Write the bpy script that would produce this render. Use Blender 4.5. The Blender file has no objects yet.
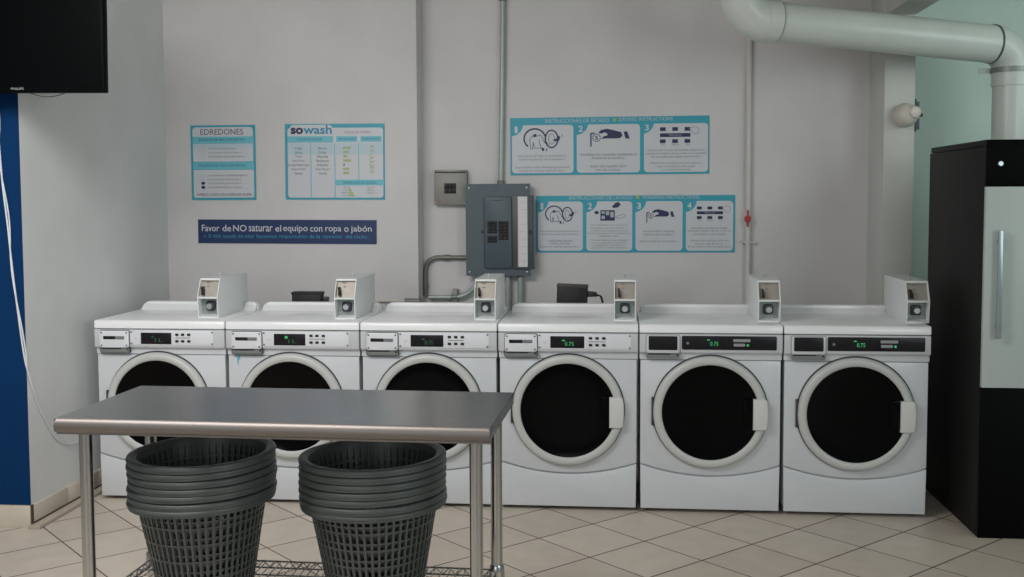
import bpy, bmesh, math, random
from mathutils import Vector, Matrix
random.seed(4)
PI = math.pi
C = bpy.context.scene.collection
SC = bpy.context.scene

# ------------------------------------------------------------------ materials
def lin(c):
    return tuple(((v/255)/12.92 if v/255 <= .04045 else ((v/255+.055)/1.055)**2.4) for v in c)

MATS = {}
def mat(name, rgb, rough=.5, metal=0., noise=0., scale=6., bump=0., bscale=60., spec=.5, coat=0., aniso=None):
    if name in MATS: return MATS[name]
    m = bpy.data.materials.new(name); m.use_nodes = True
    nt = m.node_tree; N = nt.nodes; L = nt.links
    b = N['Principled BSDF']
    col = lin(rgb)
    b.inputs['Base Color'].default_value = (*col, 1)
    b.inputs['Roughness'].default_value = rough
    b.inputs['Metallic'].default_value = metal
    b.inputs['Specular IOR Level'].default_value = spec
    b.inputs['Coat Weight'].default_value = coat
    tc = N.new('ShaderNodeTexCoord')
    if noise > 0:
        nz = N.new('ShaderNodeTexNoise'); nz.inputs['Scale'].default_value = scale; nz.inputs['Detail'].default_value = 5
        L.new(tc.outputs['Object'], nz.inputs['Vector'])
        rp = N.new('ShaderNodeValToRGB')
        rp.color_ramp.elements[0].position = .3; rp.color_ramp.elements[1].position = .7
        rp.color_ramp.elements[0].color = (*[v*(1-noise) for v in col], 1)
        rp.color_ramp.elements[1].color = (*[min(1, v*(1+noise)) for v in col], 1)
        L.new(nz.outputs['Fac'], rp.inputs['Fac']); L.new(rp.outputs['Color'], b.inputs['Base Color'])
    if bump > 0 or aniso:
        n2 = N.new('ShaderNodeTexNoise'); n2.inputs['Scale'].default_value = bscale; n2.inputs['Detail'].default_value = 3
        if aniso:
            mp = N.new('ShaderNodeMapping'); mp.inputs['Scale'].default_value = aniso
            L.new(tc.outputs['Object'], mp.inputs['Vector']); L.new(mp.outputs['Vector'], n2.inputs['Vector'])
        else:
            L.new(tc.outputs['Object'], n2.inputs['Vector'])
        bp = N.new('ShaderNodeBump'); bp.inputs['Strength'].default_value = bump; bp.inputs['Distance'].default_value = .01
        L.new(n2.outputs['Fac'], bp.inputs['Height']); L.new(bp.outputs['Normal'], b.inputs['Normal'])
    MATS[name] = m
    return m

def emis(name, rgb, s):
    if name in MATS: return MATS[name]
    m = mat(name, (20, 20, 20)); b = m.node_tree.nodes['Principled BSDF']
    b.inputs['Emission Color'].default_value = (*lin(rgb), 1); b.inputs['Emission Strength'].default_value = s
    return m

def floor_mat():
    m = bpy.data.materials.new('floor_tiles'); m.use_nodes = True
    nt = m.node_tree; N = nt.nodes; L = nt.links; b = N['Principled BSDF']
    tc = N.new('ShaderNodeTexCoord')
    ang = .78082; s = .34165
    sub = N.new('ShaderNodeVectorMath'); sub.operation = 'SUBTRACT'; sub.inputs[1].default_value = (1.85267, -.45684, 0)
    L.new(tc.outputs['Object'], sub.inputs[0])
    def math_(op, a, bb=None):
        n = N.new('ShaderNodeMath'); n.operation = op
        for i, v in enumerate((a, bb)):
            if v is None: continue
            if isinstance(v, (int, float)): n.inputs[i].default_value = v
            else: L.new(v, n.inputs[i])
        return n.outputs[0]
    es = []; cells = []
    for d, wid in (((math.cos(ang), math.sin(ang), 0), .0062), ((-math.sin(ang), math.cos(ang), 0), .0075)):
        dt = N.new('ShaderNodeVectorMath'); dt.operation = 'DOT_PRODUCT'; dt.inputs[1].default_value = d
        L.new(sub.outputs[0], dt.inputs[0])
        u = math_('DIVIDE', dt.outputs['Value'], s)
        fr = math_('FRACT', u); e = math_('MINIMUM', fr, math_('SUBTRACT', 1.0, fr))
        es.append(math_('LESS_THAN', math_('MULTIPLY', e, s), wid/2)); cells.append(math_('FLOOR', u))
    g = math_('MAXIMUM', es[0], es[1])
    cmb = N.new('ShaderNodeCombineXYZ'); L.new(cells[0], cmb.inputs[0]); L.new(cells[1], cmb.inputs[1])
    wn = N.new('ShaderNodeTexWhiteNoise'); L.new(cmb.outputs[0], wn.inputs['Vector'])
    nz = N.new('ShaderNodeTexNoise'); nz.inputs['Scale'].default_value = 9; nz.inputs['Detail'].default_value = 6
    L.new(tc.outputs['Object'], nz.inputs['Vector'])
    mixv = math_('ADD', math_('MULTIPLY', wn.outputs['Value'], .35), math_('MULTIPLY', nz.outputs['Fac'], .65))
    rp = N.new('ShaderNodeValToRGB')
    rp.color_ramp.elements[0].position = .25; rp.color_ramp.elements[1].position = .75
    rp.color_ramp.elements[0].color = (*lin((190, 178, 165)), 1); rp.color_ramp.elements[1].color = (*lin((207, 195, 182)), 1)
    L.new(mixv, rp.inputs['Fac'])
    mx = N.new('ShaderNodeMix'); mx.data_type = 'RGBA'
    L.new(g, mx.inputs['Factor']); L.new(rp.outputs['Color'], mx.inputs['A'])
    mx.inputs['B'].default_value = (*lin((78, 62, 56)), 1)
    L.new(mx.outputs['Result'], b.inputs['Base Color'])
    rr = math_('ADD', math_('MULTIPLY', g, .4), .42); L.new(rr, b.inputs['Roughness'])
    return m

M_wall = mat('plaster_warm', (214, 211, 211), .85, noise=.035, scale=3.2, bump=.12, bscale=45)
M_walll = mat('plaster_left', (220, 222, 222), .85, noise=.04, scale=3.0, bump=.14, bscale=40)
M_wallg = mat('plaster_green', (208, 224, 217), .85, noise=.03, scale=3.0, bump=.1, bscale=45)
M_pillar = mat('plaster_pillar', (206, 208, 203), .85, noise=.03, scale=4, bump=.1, bscale=45)
M_blue = mat('blue_paint', (6, 50, 94), .8, spec=.12, noise=.04, scale=5, bump=.08, bscale=50)
M_ceil = mat('ceiling_paint', (205, 204, 200), .9, noise=.02, scale=3)
M_skirt = mat('skirting_tile', (205, 195, 180), .45, noise=.05, scale=8)
M_grout = mat('dark_grout', (84, 70, 64), .9, noise=.05, scale=30)
M_enamel = mat('white_enamel', (206, 209, 213), .32, noise=.008, scale=4, coat=.15)
M_lid = mat('white_lid', (240, 241, 243), .28, noise=.008, scale=4, coat=.2)
M_ring = mat('door_ring_plastic', (194, 195, 193), .35, noise=.01, scale=6)
M_handle = mat('handle_plastic', (212, 212, 209), .35, noise=.01, scale=6)
M_glass = mat('smoked_door_glass', (4, 4, 5), .12, noise=.2, scale=3, spec=.1)
M_black = mat('black_plastic', (18, 18, 20), .35, noise=.05, scale=20)
M_matte = mat('matte_black_plastic', (24, 23, 24), .6, noise=.05, scale=20)
M_gapdark = mat('gap_hinge_dark', (62, 60, 68), .7, noise=.05, scale=20)  # dark tone for the painted gap shade round the door; also hinge and drawer outline
M_plate = mat('console_plate', (224, 226, 231), .35, noise=.006, scale=8)
M_plateblk = mat('console_plate_black', (24, 22, 28), .35, noise=.04, scale=8, spec=.3)
M_slotgrey = mat('slot_grey', (120, 122, 128), .5, noise=.05, scale=20)
M_pull = mat('pull_recess_grey', (120, 126, 124), .6, noise=.04, scale=12)
M_screw = mat('screw_steel', (120, 120, 122), .3, metal=.8, noise=.05, scale=50)
M_chrome = mat('chrome', (205, 207, 209), .3, metal=.8, noise=.02, scale=30)
M_coin = mat('coin_box_white', (228, 231, 231), .4, noise=.015, scale=10)
M_coinplate = mat('coin_plate_steel', (164, 157, 147), .45, metal=.25, noise=.06, scale=18)
M_lockplate = mat('lock_plate_steel', (150, 158, 154), .4, metal=.35, noise=.06, scale=18)
M_lockring = mat('lock_ring_dark', (46, 50, 58), .4, noise=.05, scale=30)
M_green = emis('display_green', (70, 220, 130), .4)
M_greendim = emis('display_green_dim', (70, 190, 120), .14)
M_label = mat('label_grey', (150, 150, 154), .5, noise=.02, scale=30)
M_steel = mat('brushed_steel', (160, 160, 162), .17, metal=1, noise=.03, scale=3, bump=.04, bscale=30, aniso=(1, 40, 1))
M_roll = mat('satin_steel_edge', (138, 131, 127), .5, metal=.85, noise=.03, scale=3, bump=.04, bscale=30, aniso=(1, 40, 1))
M_leg = mat('polished_steel_tube', (190, 190, 188), .2, metal=1, noise=.03, scale=6)
M_wire = mat('shelf_wire', (150, 150, 146), .3, metal=.9, noise=.04, scale=30)
M_basket = mat('basket_grey_plastic', (84, 89, 87), .4, noise=.05, scale=8)
M_pvc = mat('white_pvc_pipe', (206, 212, 206), .32, noise=.03, scale=6)
M_pvcw = mat('painted_pipe', (208, 202, 198), .55, noise=.03, scale=10)
M_dirt = mat('pipe_joint_dirt', (150, 150, 142), .8, noise=.1, scale=30)
M_strap = mat('galvanised_strap', (140, 146, 142), .45, metal=.6, noise=.1, scale=40)
M_tape = mat('blue_tape', (60, 130, 150), .5, noise=.05, scale=40)
M_red = mat('red_valve', (176, 44, 44), .45, noise=.05, scale=30)
M_conduit = mat('galvanised_conduit', (168, 178, 174), .4, metal=.25, noise=.06, scale=20)
M_conduitd = mat('dark_conduit', (122, 122, 116), .4, metal=.3, noise=.08, scale=20)
M_panel = mat('panel_blue_grey', (78, 91, 100), .45, noise=.03, scale=10)
M_paneld = mat('panel_door_grey', (72, 80, 84), .45, noise=.03, scale=10)
M_boxgrey = mat('breaker_box_grey', (140, 138, 132), .5, metal=.2, noise=.06, scale=14)
M_paper = mat('paper_white', (222, 220, 222), .8, noise=.02, scale=20)
M_paperred = mat('paper_red_edge', (178, 90, 90), .8, noise=.1, scale=60)
M_cab = mat('dark_wood_cabinet', (20, 20, 19), .6, spec=.3, noise=.12, scale=3, bump=.02, bscale=20, aniso=(1, 1, .1))
M_cabblk = mat('black_melamine', (6, 7, 8), .5, noise=.05, scale=10, spec=.06)
M_cabwhite = mat('white_melamine', (184, 195, 191), .45, noise=.008, scale=5)
M_alu = mat('satin_aluminium', (165, 178, 182), .35, metal=.8, noise=.02, scale=20)
M_tv = mat('television_black', (7, 8, 9), .5, noise=.05, scale=10, spec=.05)
M_screen = mat('television_screen', (6, 8, 9), .35, noise=.05, scale=2, spec=.04)
M_cable = mat('white_cable', (216, 220, 226), .5, noise=.02, scale=30)
M_bulb = mat('white_ceramic', (228, 222, 214), .3, noise=.02, scale=10)
M_stain = mat('cyan_streak', (104, 170, 194), .5, noise=.05, scale=60)
# printing inks
P_teal = mat('print_teal', (48, 160, 182), .45, noise=.01, scale=20)
P_teal2 = mat('print_teal_light', (110, 190, 206), .45, noise=.01, scale=20)
P_pale = mat('print_pale_blue', (186, 204, 214), .45, noise=.01, scale=20)
P_white = mat('print_white', (206, 208, 213), .45, noise=.006, scale=20)
P_navy = mat('print_navy', (28, 42, 84), .45, noise=.02, scale=20)
P_navyb = mat('print_navy_board', (14, 46, 94), .4, noise=.015, scale=8)
P_grey = mat('print_grey', (128, 134, 144), .5, noise=.02, scale=20)
P_dark = mat('print_dark', (72, 82, 98), .5, noise=.02, scale=20)
P_tealtxt = mat('print_teal_text', (52, 140, 176), .5, noise=.02, scale=20)
P_tealdk = mat('print_teal_dark', (34, 112, 136), .5, noise=.02, scale=20)
P_lime = mat('print_lime', (164, 178, 96), .5, noise=.02, scale=20)
P_pink = mat('print_mauve', (160, 120, 150), .5, noise=.02, scale=20)
P_hair = mat('print_drawing_grey', (178, 186, 194), .5, noise=.01, scale=20)

# ------------------------------------------------------------------ mesh builder
class MB:
    def __init__(s): s.bm = bmesh.new()
    def _merge(s, tmp, mtx=None):
        if mtx is not None: bmesh.ops.transform(tmp, matrix=mtx, verts=tmp.verts)
        me = bpy.data.meshes.new('tmp'); tmp.to_mesh(me); tmp.free(); s.bm.from_mesh(me); bpy.data.meshes.remove(me)
    def box(s, a, b, bev=0., seg=2, mtx=None):
        t = bmesh.new(); bmesh.ops.create_cube(t, size=1)
        ce = [(a[i]+b[i])/2 for i in range(3)]; sz = [abs(b[i]-a[i]) for i in range(3)]
        for v in t.verts: v.co = Vector([ce[i]+v.co[i]*sz[i] for i in range(3)])
        if bev > 0:
            bmesh.ops.bevel(t, geom=list(t.edges), offset=min(bev, min(sz)*.49), segments=seg, profile=.5, affect='EDGES')
        s._merge(t, mtx); return s
    def prism(s, pts, axis, a, b, bev=0., seg=2, mtx=None):
        """polygon pts (2D) extruded along axis from a to b. axis 'y': pts=(x,z); 'x': pts=(y,z); 'z': pts=(x,y)"""
        def P(p, d):
            return {'y': Vector((p[0], d, p[1])), 'x': Vector((d, p[0], p[1])), 'z': Vector((p[0], p[1], d))}[axis]
        t = bmesh.new()
        A = [t.verts.new(P(p, a)) for p in pts]; B = [t.verts.new(P(p, b)) for p in pts]
        n = len(pts)
        fa = t.faces.new(A); fb = t.faces.new(B[::-1])
        for i in range(n): t.faces.new((A[i], B[i], B[(i+1) % n], A[(i+1) % n]))
        bmesh.ops.recalc_face_normals(t, faces=list(t.faces))
        if bev > 0:
            ed = list(set(list(fa.edges)+list(fb.edges)))
            bmesh.ops.bevel(t, geom=ed, offset=bev, segments=seg, profile=.5, affect='EDGES')
        s._merge(t, mtx); return s
    def lathe(s, prof, n=48, mtx=None, closed=False):
        """prof list (r,z) around z"""
        t = bmesh.new(); rings = []
        for r, z in prof:
            if r < 1e-6: rings.append([t.verts.new((0, 0, z))])
            else: rings.append([t.verts.new((r*math.cos(2*PI*k/n), r*math.sin(2*PI*k/n), z)) for k in range(n)])
        prs = list(zip(rings, rings[1:]))
        if closed: prs.append((rings[-1], rings[0]))
        for A, B in prs:
            for k in range(n):
                j = (k+1) % n
                if len(A) == 1 and len(B) == 1: continue
                if len(A) == 1: t.faces.new((A[0], B[k], B[j]))
                elif len(B) == 1: t.faces.new((A[k], B[0], A[j]))
                else: t.faces.new((A[k], B[k], B[j], A[j]))
        bmesh.ops.recalc_face_normals(t, faces=list(t.faces))
        s._merge(t, mtx); return s
    def cyl(s, p, q, r, n=16, r2=None, bev=0.):
        p = Vector(p); q = Vector(q); d = q-p; L = d.length; r2 = r if r2 is None else r2
        m = Matrix.Translation(p) @ d.to_track_quat('Z', 'Y').to_matrix().to_4x4()
        if bev > 0: prof = [(0, 0), (r-bev, 0), (r, bev), (r2, L-bev), (r2-bev, L), (0, L)]
        else: prof = [(0, 0), (r, 0), (r2, L), (0, L)]
        return s.lathe(prof, n, m)
    def tube(s, pts, r, n=8, closed=False):
        pts = [Vector(p) for p in pts]; t = bmesh.new(); rings = []
        up = Vector((0, 0, 1)); N = len(pts); prev = None
        for i, p in enumerate(pts):
            if closed: d = pts[(i+1) % N]-pts[i-1]
            else: d = pts[min(i+1, N-1)]-pts[max(i-1, 0)]
            d.normalize()
            if prev is None:
                a = up if abs(d.z) < .9 else Vector((1, 0, 0)); u = d.cross(a).normalized()
            else:
                u = (prev-d*prev.dot(d)).normalized()
            prev = u; w = d.cross(u)
            rr = r[i] if isinstance(r, (list, tuple)) else r
            rings.append([t.verts.new(p+u*rr*math.cos(2*PI*k/n)+w*rr*math.sin(2*PI*k/n)) for k in range(n)])
        prs = list(zip(rings, rings[1:]))
        if closed: prs.append((rings[-1], rings[0]))
        for A, B in prs:
            for k in range(n): t.faces.new((A[k], A[(k+1) % n], B[(k+1) % n], B[k]))
        if not closed:
            t.faces.new(rings[0][::-1]); t.faces.new(rings[-1])
        bmesh.ops.recalc_face_normals(t, faces=list(t.faces))
        s._merge(t); return s
    def mesh(s, name, m, ang=35):
        for f in s.bm.faces: f.smooth = True
        lim = math.radians(ang)
        for e in s.bm.edges:
            if len(e.link_faces) == 2: e.smooth = e.calc_face_angle(0) < lim
        me = bpy.data.meshes.new(name); s.bm.to_mesh(me); s.bm.free()
        me.materials.append(m); return me
    def build(s, name, m, parent=None, loc=(0, 0, 0), rot=(0, 0, 0), ang=35):
        return link(name, s.mesh(name, m, ang), parent, loc, rot)

def link(name, me, parent=None, loc=(0, 0, 0), rot=(0, 0, 0)):
    o = bpy.data.objects.new(name, me); C.objects.link(o)
    o.location = loc; o.rotation_euler = rot
    if parent: o.parent = parent
    return o
def tag(o, label, cat, group=None):
    o['label'] = label; o['category'] = cat
    if group: o['group'] = group
    return o
def thing(name, label, cat, loc=(0, 0, 0), rot=(0, 0, 0), group=None):
    o = bpy.data.objects.new(name, None); C.objects.link(o); o.empty_display_size = .1
    o.location = loc; o.rotation_euler = rot
    return tag(o, label, cat, group)
def struct(name, mb, m):
    o = mb.build(name, m); o['kind'] = 'structure'; return o
def rrect(x0, z0, x1, z1, r, n=5, corners=(1, 1, 1, 1)):
    """rounded rect polygon (bl, br, tr, tl)"""
    pts = []
    for i, (cx, cz, a0) in enumerate(((x0+r, z0+r, PI), (x1-r, z0+r, 1.5*PI), (x1-r, z1-r, 0), (x0+r, z1-r, .5*PI))):
        if not corners[i]:
            pts.append(((x0, z0), (x1, z0), (x1, z1), (x0, z1))[i]); continue
        for k in range(n+1):
            a = a0+.5*PI*k/n; pts.append((cx+r*math.cos(a), cz+r*math.sin(a)))
    return pts
def circ(cx, cz, r, n=28, rz=None):
    rz = r if rz is None else rz
    return [(cx+r*math.cos(2*PI*k/n), cz+rz*math.sin(2*PI*k/n)) for k in range(n)]

# text -> mesh in XZ plane (x right, z up), facing -y
TEXTC = {}
def text_mesh(body, m, bold=0., ext=.0):
    cu = bpy.data.curves.new('txt', 'FONT'); cu.body = body; cu.size = 1; cu.align_x = 'LEFT'
    cu.offset = bold; cu.extrude = ext; cu.resolution_u = 3
    ob = bpy.data.objects.new('txt', cu); C.objects.link(ob)
    bpy.context.view_layer.update()
    dg = bpy.context.evaluated_depsgraph_get()
    me = bpy.data.meshes.new_from_object(ob.evaluated_get(dg))
    bpy.data.objects.remove(ob); bpy.data.curves.remove(cu)
    me.materials.clear(); me.materials.append(m)
    return me
def text(name, body, m, parent, x0, x1, z0, z1, y, bold=0., sub=None, keep=False):
    """fit text into the rectangle x0..x1, z0..z1 on plane y (front at y)"""
    me = text_mesh(body, m, bold)
    xs = [v.co.x for v in me.vertices]; ys = [v.co.y for v in me.vertices]
    if not xs: return None
    w = max(xs)-min(xs); h = max(ys)-min(ys)
    sx = (x1-x0)/w; sz = (z1-z0)/h
    if keep: sx = sz = min(sx, sz)
    cx = (x0+x1)/2; mx = (min(xs)+max(xs))/2
    for v in me.vertices:
        v.co = Vector((cx+(v.co.x-mx)*sx, y, z0+(v.co.y-min(ys))*sz))
    me.update()
    return link(name, me, parent)

# ================================================================== SETTING
struct('floor', MB().box((-3, -9, -.1), (8, 3, 0)), floor_mat())
struct('ceiling', MB().box((-3, -7.5, 3.0), (8, 3, 3.1)), M_ceil)
struct('wall_left', MB().box((-3, -.49, 0), (-.097, 1.6, 3.0)), M_walll)
struct('wall_front_left', MB().box((-3, -.494, .108), (-.0975, -.49, 3.0)), M_blue)
struct('wall_back_left', MB().box((-.2, 1.18, 0), (1.486, 1.5, 3.0), bev=.008), M_wall)
struct('wall_back', MB().box((1.4, 1.36, 0), (4.36, 1.6, 3.0)), M_wall)
struct('wall_back_right', MB().box((4.3, 1.6, 0), (8, 1.8, 3.0)), M_wallg)
struct('wall_pillar', MB().box((4.198, 1.0, 0), (4.367, 1.7, 3.0), bev=.004), M_pillar)
struct('wall_right', MB().box((6.6, -.4, 0), (6.8, 1.7, 3.0)), M_wallg)
struct('ceiling_beam', MB().box((4.198, -3.0, 2.585), (4.367, 1.0, 3.0), bev=.006), M_pillar)
# tiled skirting on the left
bb = MB()
y = -.49
while y < 1.15:
    bb.box((-.097, y+.002, .022), (-.085, min(y+.33, 1.17)-.002, .108), .002); y += .33
struct('baseboard_left', bb, M_skirt)
bb = MB()
x = -.09
while x > -2.9:
    bb.box((x-.33+.002, -.508, .0), (x-.002, -.494, .107), .002); x -= .33
struct('baseboard_front', bb, M_skirt)
struct('trim_1', MB().box((-.097, -.525, 0), (-.038, 1.15, .018), .003), mat('plinth_tile', (176, 164, 150), .5, noise=.06, scale=8))
struct('trim_2', MB().box((-.09, -.5095, 0.0), (-.0845, -.4905, .112)).box((-.0965, -.49, .016), (-.0825, 1.15, .026)), M_grout)

# ================================================================== WASHING MACHINES
MESH = {}
def shared(key, fn, m, ang=35):
    key = (key, m.name)
    if key not in MESH: MESH[key] = fn().mesh(key[0], m, ang)
    return MESH[key]
ROTF = Matrix.Rotation(PI/2, 4, 'X')      # z axis -> -y

def arc_pts(xl, xr, zside, zmid, n=20):
    return [(xl+(xr-xl)*k/n, zmid+(zside-zmid)*(2*k/n-1)**2) for k in range(n+1)]

def f_body():
    return MB().box((-.338, .022, .03), (.338, .70, .90), .006)
def f_front():
    top = .764
    pts = arc_pts(-.341, .341, .2475, .190)+[(.341, top), (-.341, top)]
    return MB().prism(pts, 'y', .006, .035, .004)
def f_kick():
    a = arc_pts(-.341, .341, .2405, .183)
    pts = a+[(.338, .019), (-.338, .019)]
    return MB().prism(pts, 'y', .002, .035, .005)
def f_console():
    prof = [(.04, .768), (.006, .768), (.005, .797), (-.012, .803), (-.016, .809), (-.016, .896), (.04, .896)]
    return MB().prism(prof, 'x', -.346, .346, .004)
def f_lid():
    prof = [(-.016, .912), (-.016, .903), (-.010, .899), (.60, .899), (.60, .943), (-.002, .943), (-.010, .9405), (-.0145, .935)]
    return MB().prism(prof, 'x', -.347, .347, .005, 3)
def f_splash():
    t = MB()
    t.prism(rrect(-.334, .935, .338, .987, .040, 7, (0, 0, 1, 1)), 'y', .545, .60, .006, 3)
    t.prism([(.50, .942), (.545, .972), (.55, .942)], 'x', -.328, .332, .002)
    return t
def f_foot(): return MB().cyl((0, 0, 0), (0, 0, .034), .022, 14)
def f_ring():
    prof = [(.234, .010), (.236, .026), (.241, .031), (.260, .033), (.271, .029), (.2775, .020), (.2785, .0), (.234, .0)]
    return MB().lathe(prof, 72, Matrix.Translation((0, .006, .508)) @ ROTF, closed=True)
def f_gapring():  # dark ring painted in for the shaded gap around the door
    return MB().lathe([(.26, .0), (.2835, .0), (.2835, .006), (.26, .006)], 72, Matrix.Translation((0, .008, .51)) @ ROTF, closed=True)
def f_glass():
    prof = [(.0, .010), (.10, .012), (.18, .017), (.222, .021), (.2365, .024), (.2365, .004), (0, .004)]
    return MB().lathe(prof, 72, Matrix.Translation((0, .006, .508)) @ ROTF)
def f_handle():
    pts = [(.206, .428), (.264, .428), (.273, .436), (.277, .47), (.279, .508), (.277, .546), (.273, .572), (.264, .580), (.206, .580)]
    return MB().prism(pts, 'y', -.038, -.012, .005, 3)
def f_grip():
    return MB().prism(rrect(.160, .438, .207, .580, .008), 'y', -.024, -.008, .003)
def f_hinge():
    return MB().box((-.286, -.012, .44), (-.276, .01, .58), .003)
def f_dframe():
    return MB().prism(rrect(-.3165, .773, -.1475, .8935, .012), 'y', -.0175, -.006, .001)
def f_drawer():
    return MB().prism(rrect(-.313, .803, -.151, .890, .010), 'y', -.028, -.012, .003)
def f_pull():
    return MB().prism(rrect(-.312, .776, -.152, .800, .008), 'y', -.0185, -.010, .001)
def f_pullslit():
    return MB().box((-.305, -.0195, .794), (-.195, -.0175, .799)).box((-.166, -.0195, .789), (-.156, -.0175, .797))
def f_slot():
    return MB().prism(rrect(-.291, .846, -.222, .863, .003), 'y', -.0295, -.020, .0005)
def f_slotr():
    return MB().prism(rrect(-.221, .846, -.174, .863, .003), 'y', -.0294, -.020, .0005)
def f_screw(): return MB().lathe([(0, .003), (.0035, .0025), (.0048, .001), (.0048, -.003), (0, -.003)], 12, ROTF)
def f_cplate():
    return MB().prism(rrect(-.146, .817, .316, .891, .004), 'y', -.0185, -.012, .001)
def f_disp():
    return MB().prism(rrect(-.085, .822, .084, .881, .003), 'y', -.0205, -.014, .001)
def f_btn(): return MB().box((-.0085, -.004, -.006), (.0085, .004, .006), .0015)
def f_line(): return MB().box((.106, -.0195, .853), (.188, -.017, .857))
def f_bdrawer():
    return MB().prism(rrect(-.302, .818, -.162, .887, .006), 'y', -.0295, -.02, .001)
def f_bplate():
    return MB().prism(rrect(-.140, .820, .317, .888, .006), 'y', -.0195, -.012, .001)
def f_bars():
    t = MB()
    t.prism(rrect(.108, .860, .190, .874, .003), 'y', -.0205, -.018)
    t.prism(rrect(.110, .838, .165, .852, .003), 'y', -.0205, -.018)
    return t
# coin box (x from 0 to .11)
CP = [(.116, .943), (.105, 1.052), (.150, 1.149), (.57, 1.149), (.57, .9905), (.495, .9905), (.495, .943)]
def f_coin():
    t = MB(); W = .110; th = .005
    t.prism(CP, 'x', 0, th, .0015); t.prism(CP, 'x', W-th, W, .0015)
    t.box((th, .150, 1.143), (W-th, .57, 1.149))
    t.prism([(.150, 1.149), (.146, 1.140), (.152, 1.136), (.165, 1.143)], 'x', th, W-th)
    t.box((th, .40, .943), (W-th, .495, 1.143)).box((th, .495, .9905), (W-th, .57, 1.143))
    t.prism([(.105, 1.055), (.105, 1.046), (.17, 1.046), (.17, 1.055)], 'x', th, W-th, .001)
    t.prism([(.116, .943), (.115, .951), (.18, .962), (.18, .943)], 'x', th, W-th, .001)
    return t
def f_cup():      # upper coin plate, slightly raked
    return MB().prism([(.128, 1.055), (.165, 1.143), (.175, 1.143), (.140, 1.055)], 'x', .005, .105)
def f_clow(): return MB().box((.005, .160, .955), (.105, .170, 1.047))
def f_lockring(): return MB().prism(rrect(.030, .978, .080, 1.030, .012), 'y', .147, .162, .004)
def f_lock():
    return MB().cyl((.055, .150, 1.003), (.055, .124, 1.003), .0155, 20, bev=.003).box((.0535, .1225, .992), (.0565, .1255, 1.012))
def f_lever():
    t = MB()
    t.prism([(.020, 1.064), (.033, 1.064), (.031, 1.085), (.024, 1.108), (.019, 1.108), (.021, 1.084)], 'y', .108, .150, .002)
    return t
def f_slotpl():
    t = MB()
    t.prism([(.120+.0355, 1.112), (.120+.0455, 1.138), (.1675, 1.138), (.1575, 1.112)], 'x', .021, .026)
    return t
def f_mark():
    t = MB()
    for k, (a, b, z) in enumerate(((.034, .055, 1.127), (.040, .052, 1.107))):
        yy = .1275+(z-1.055)*.42
        t.box((a, yy-.001, z-.0025), (b, yy+.003, z+.0025))
    return t
def f_bolt():
    return MB().cyl((.055, .30, 1.146), (.055, .30, 1.160), .004, 10).lathe([(0, .012), (.006, .010), (.008, .005), (.006, 0), (0, 0)], 14, Matrix.Translation((.055, .30, 1.157)))

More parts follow.
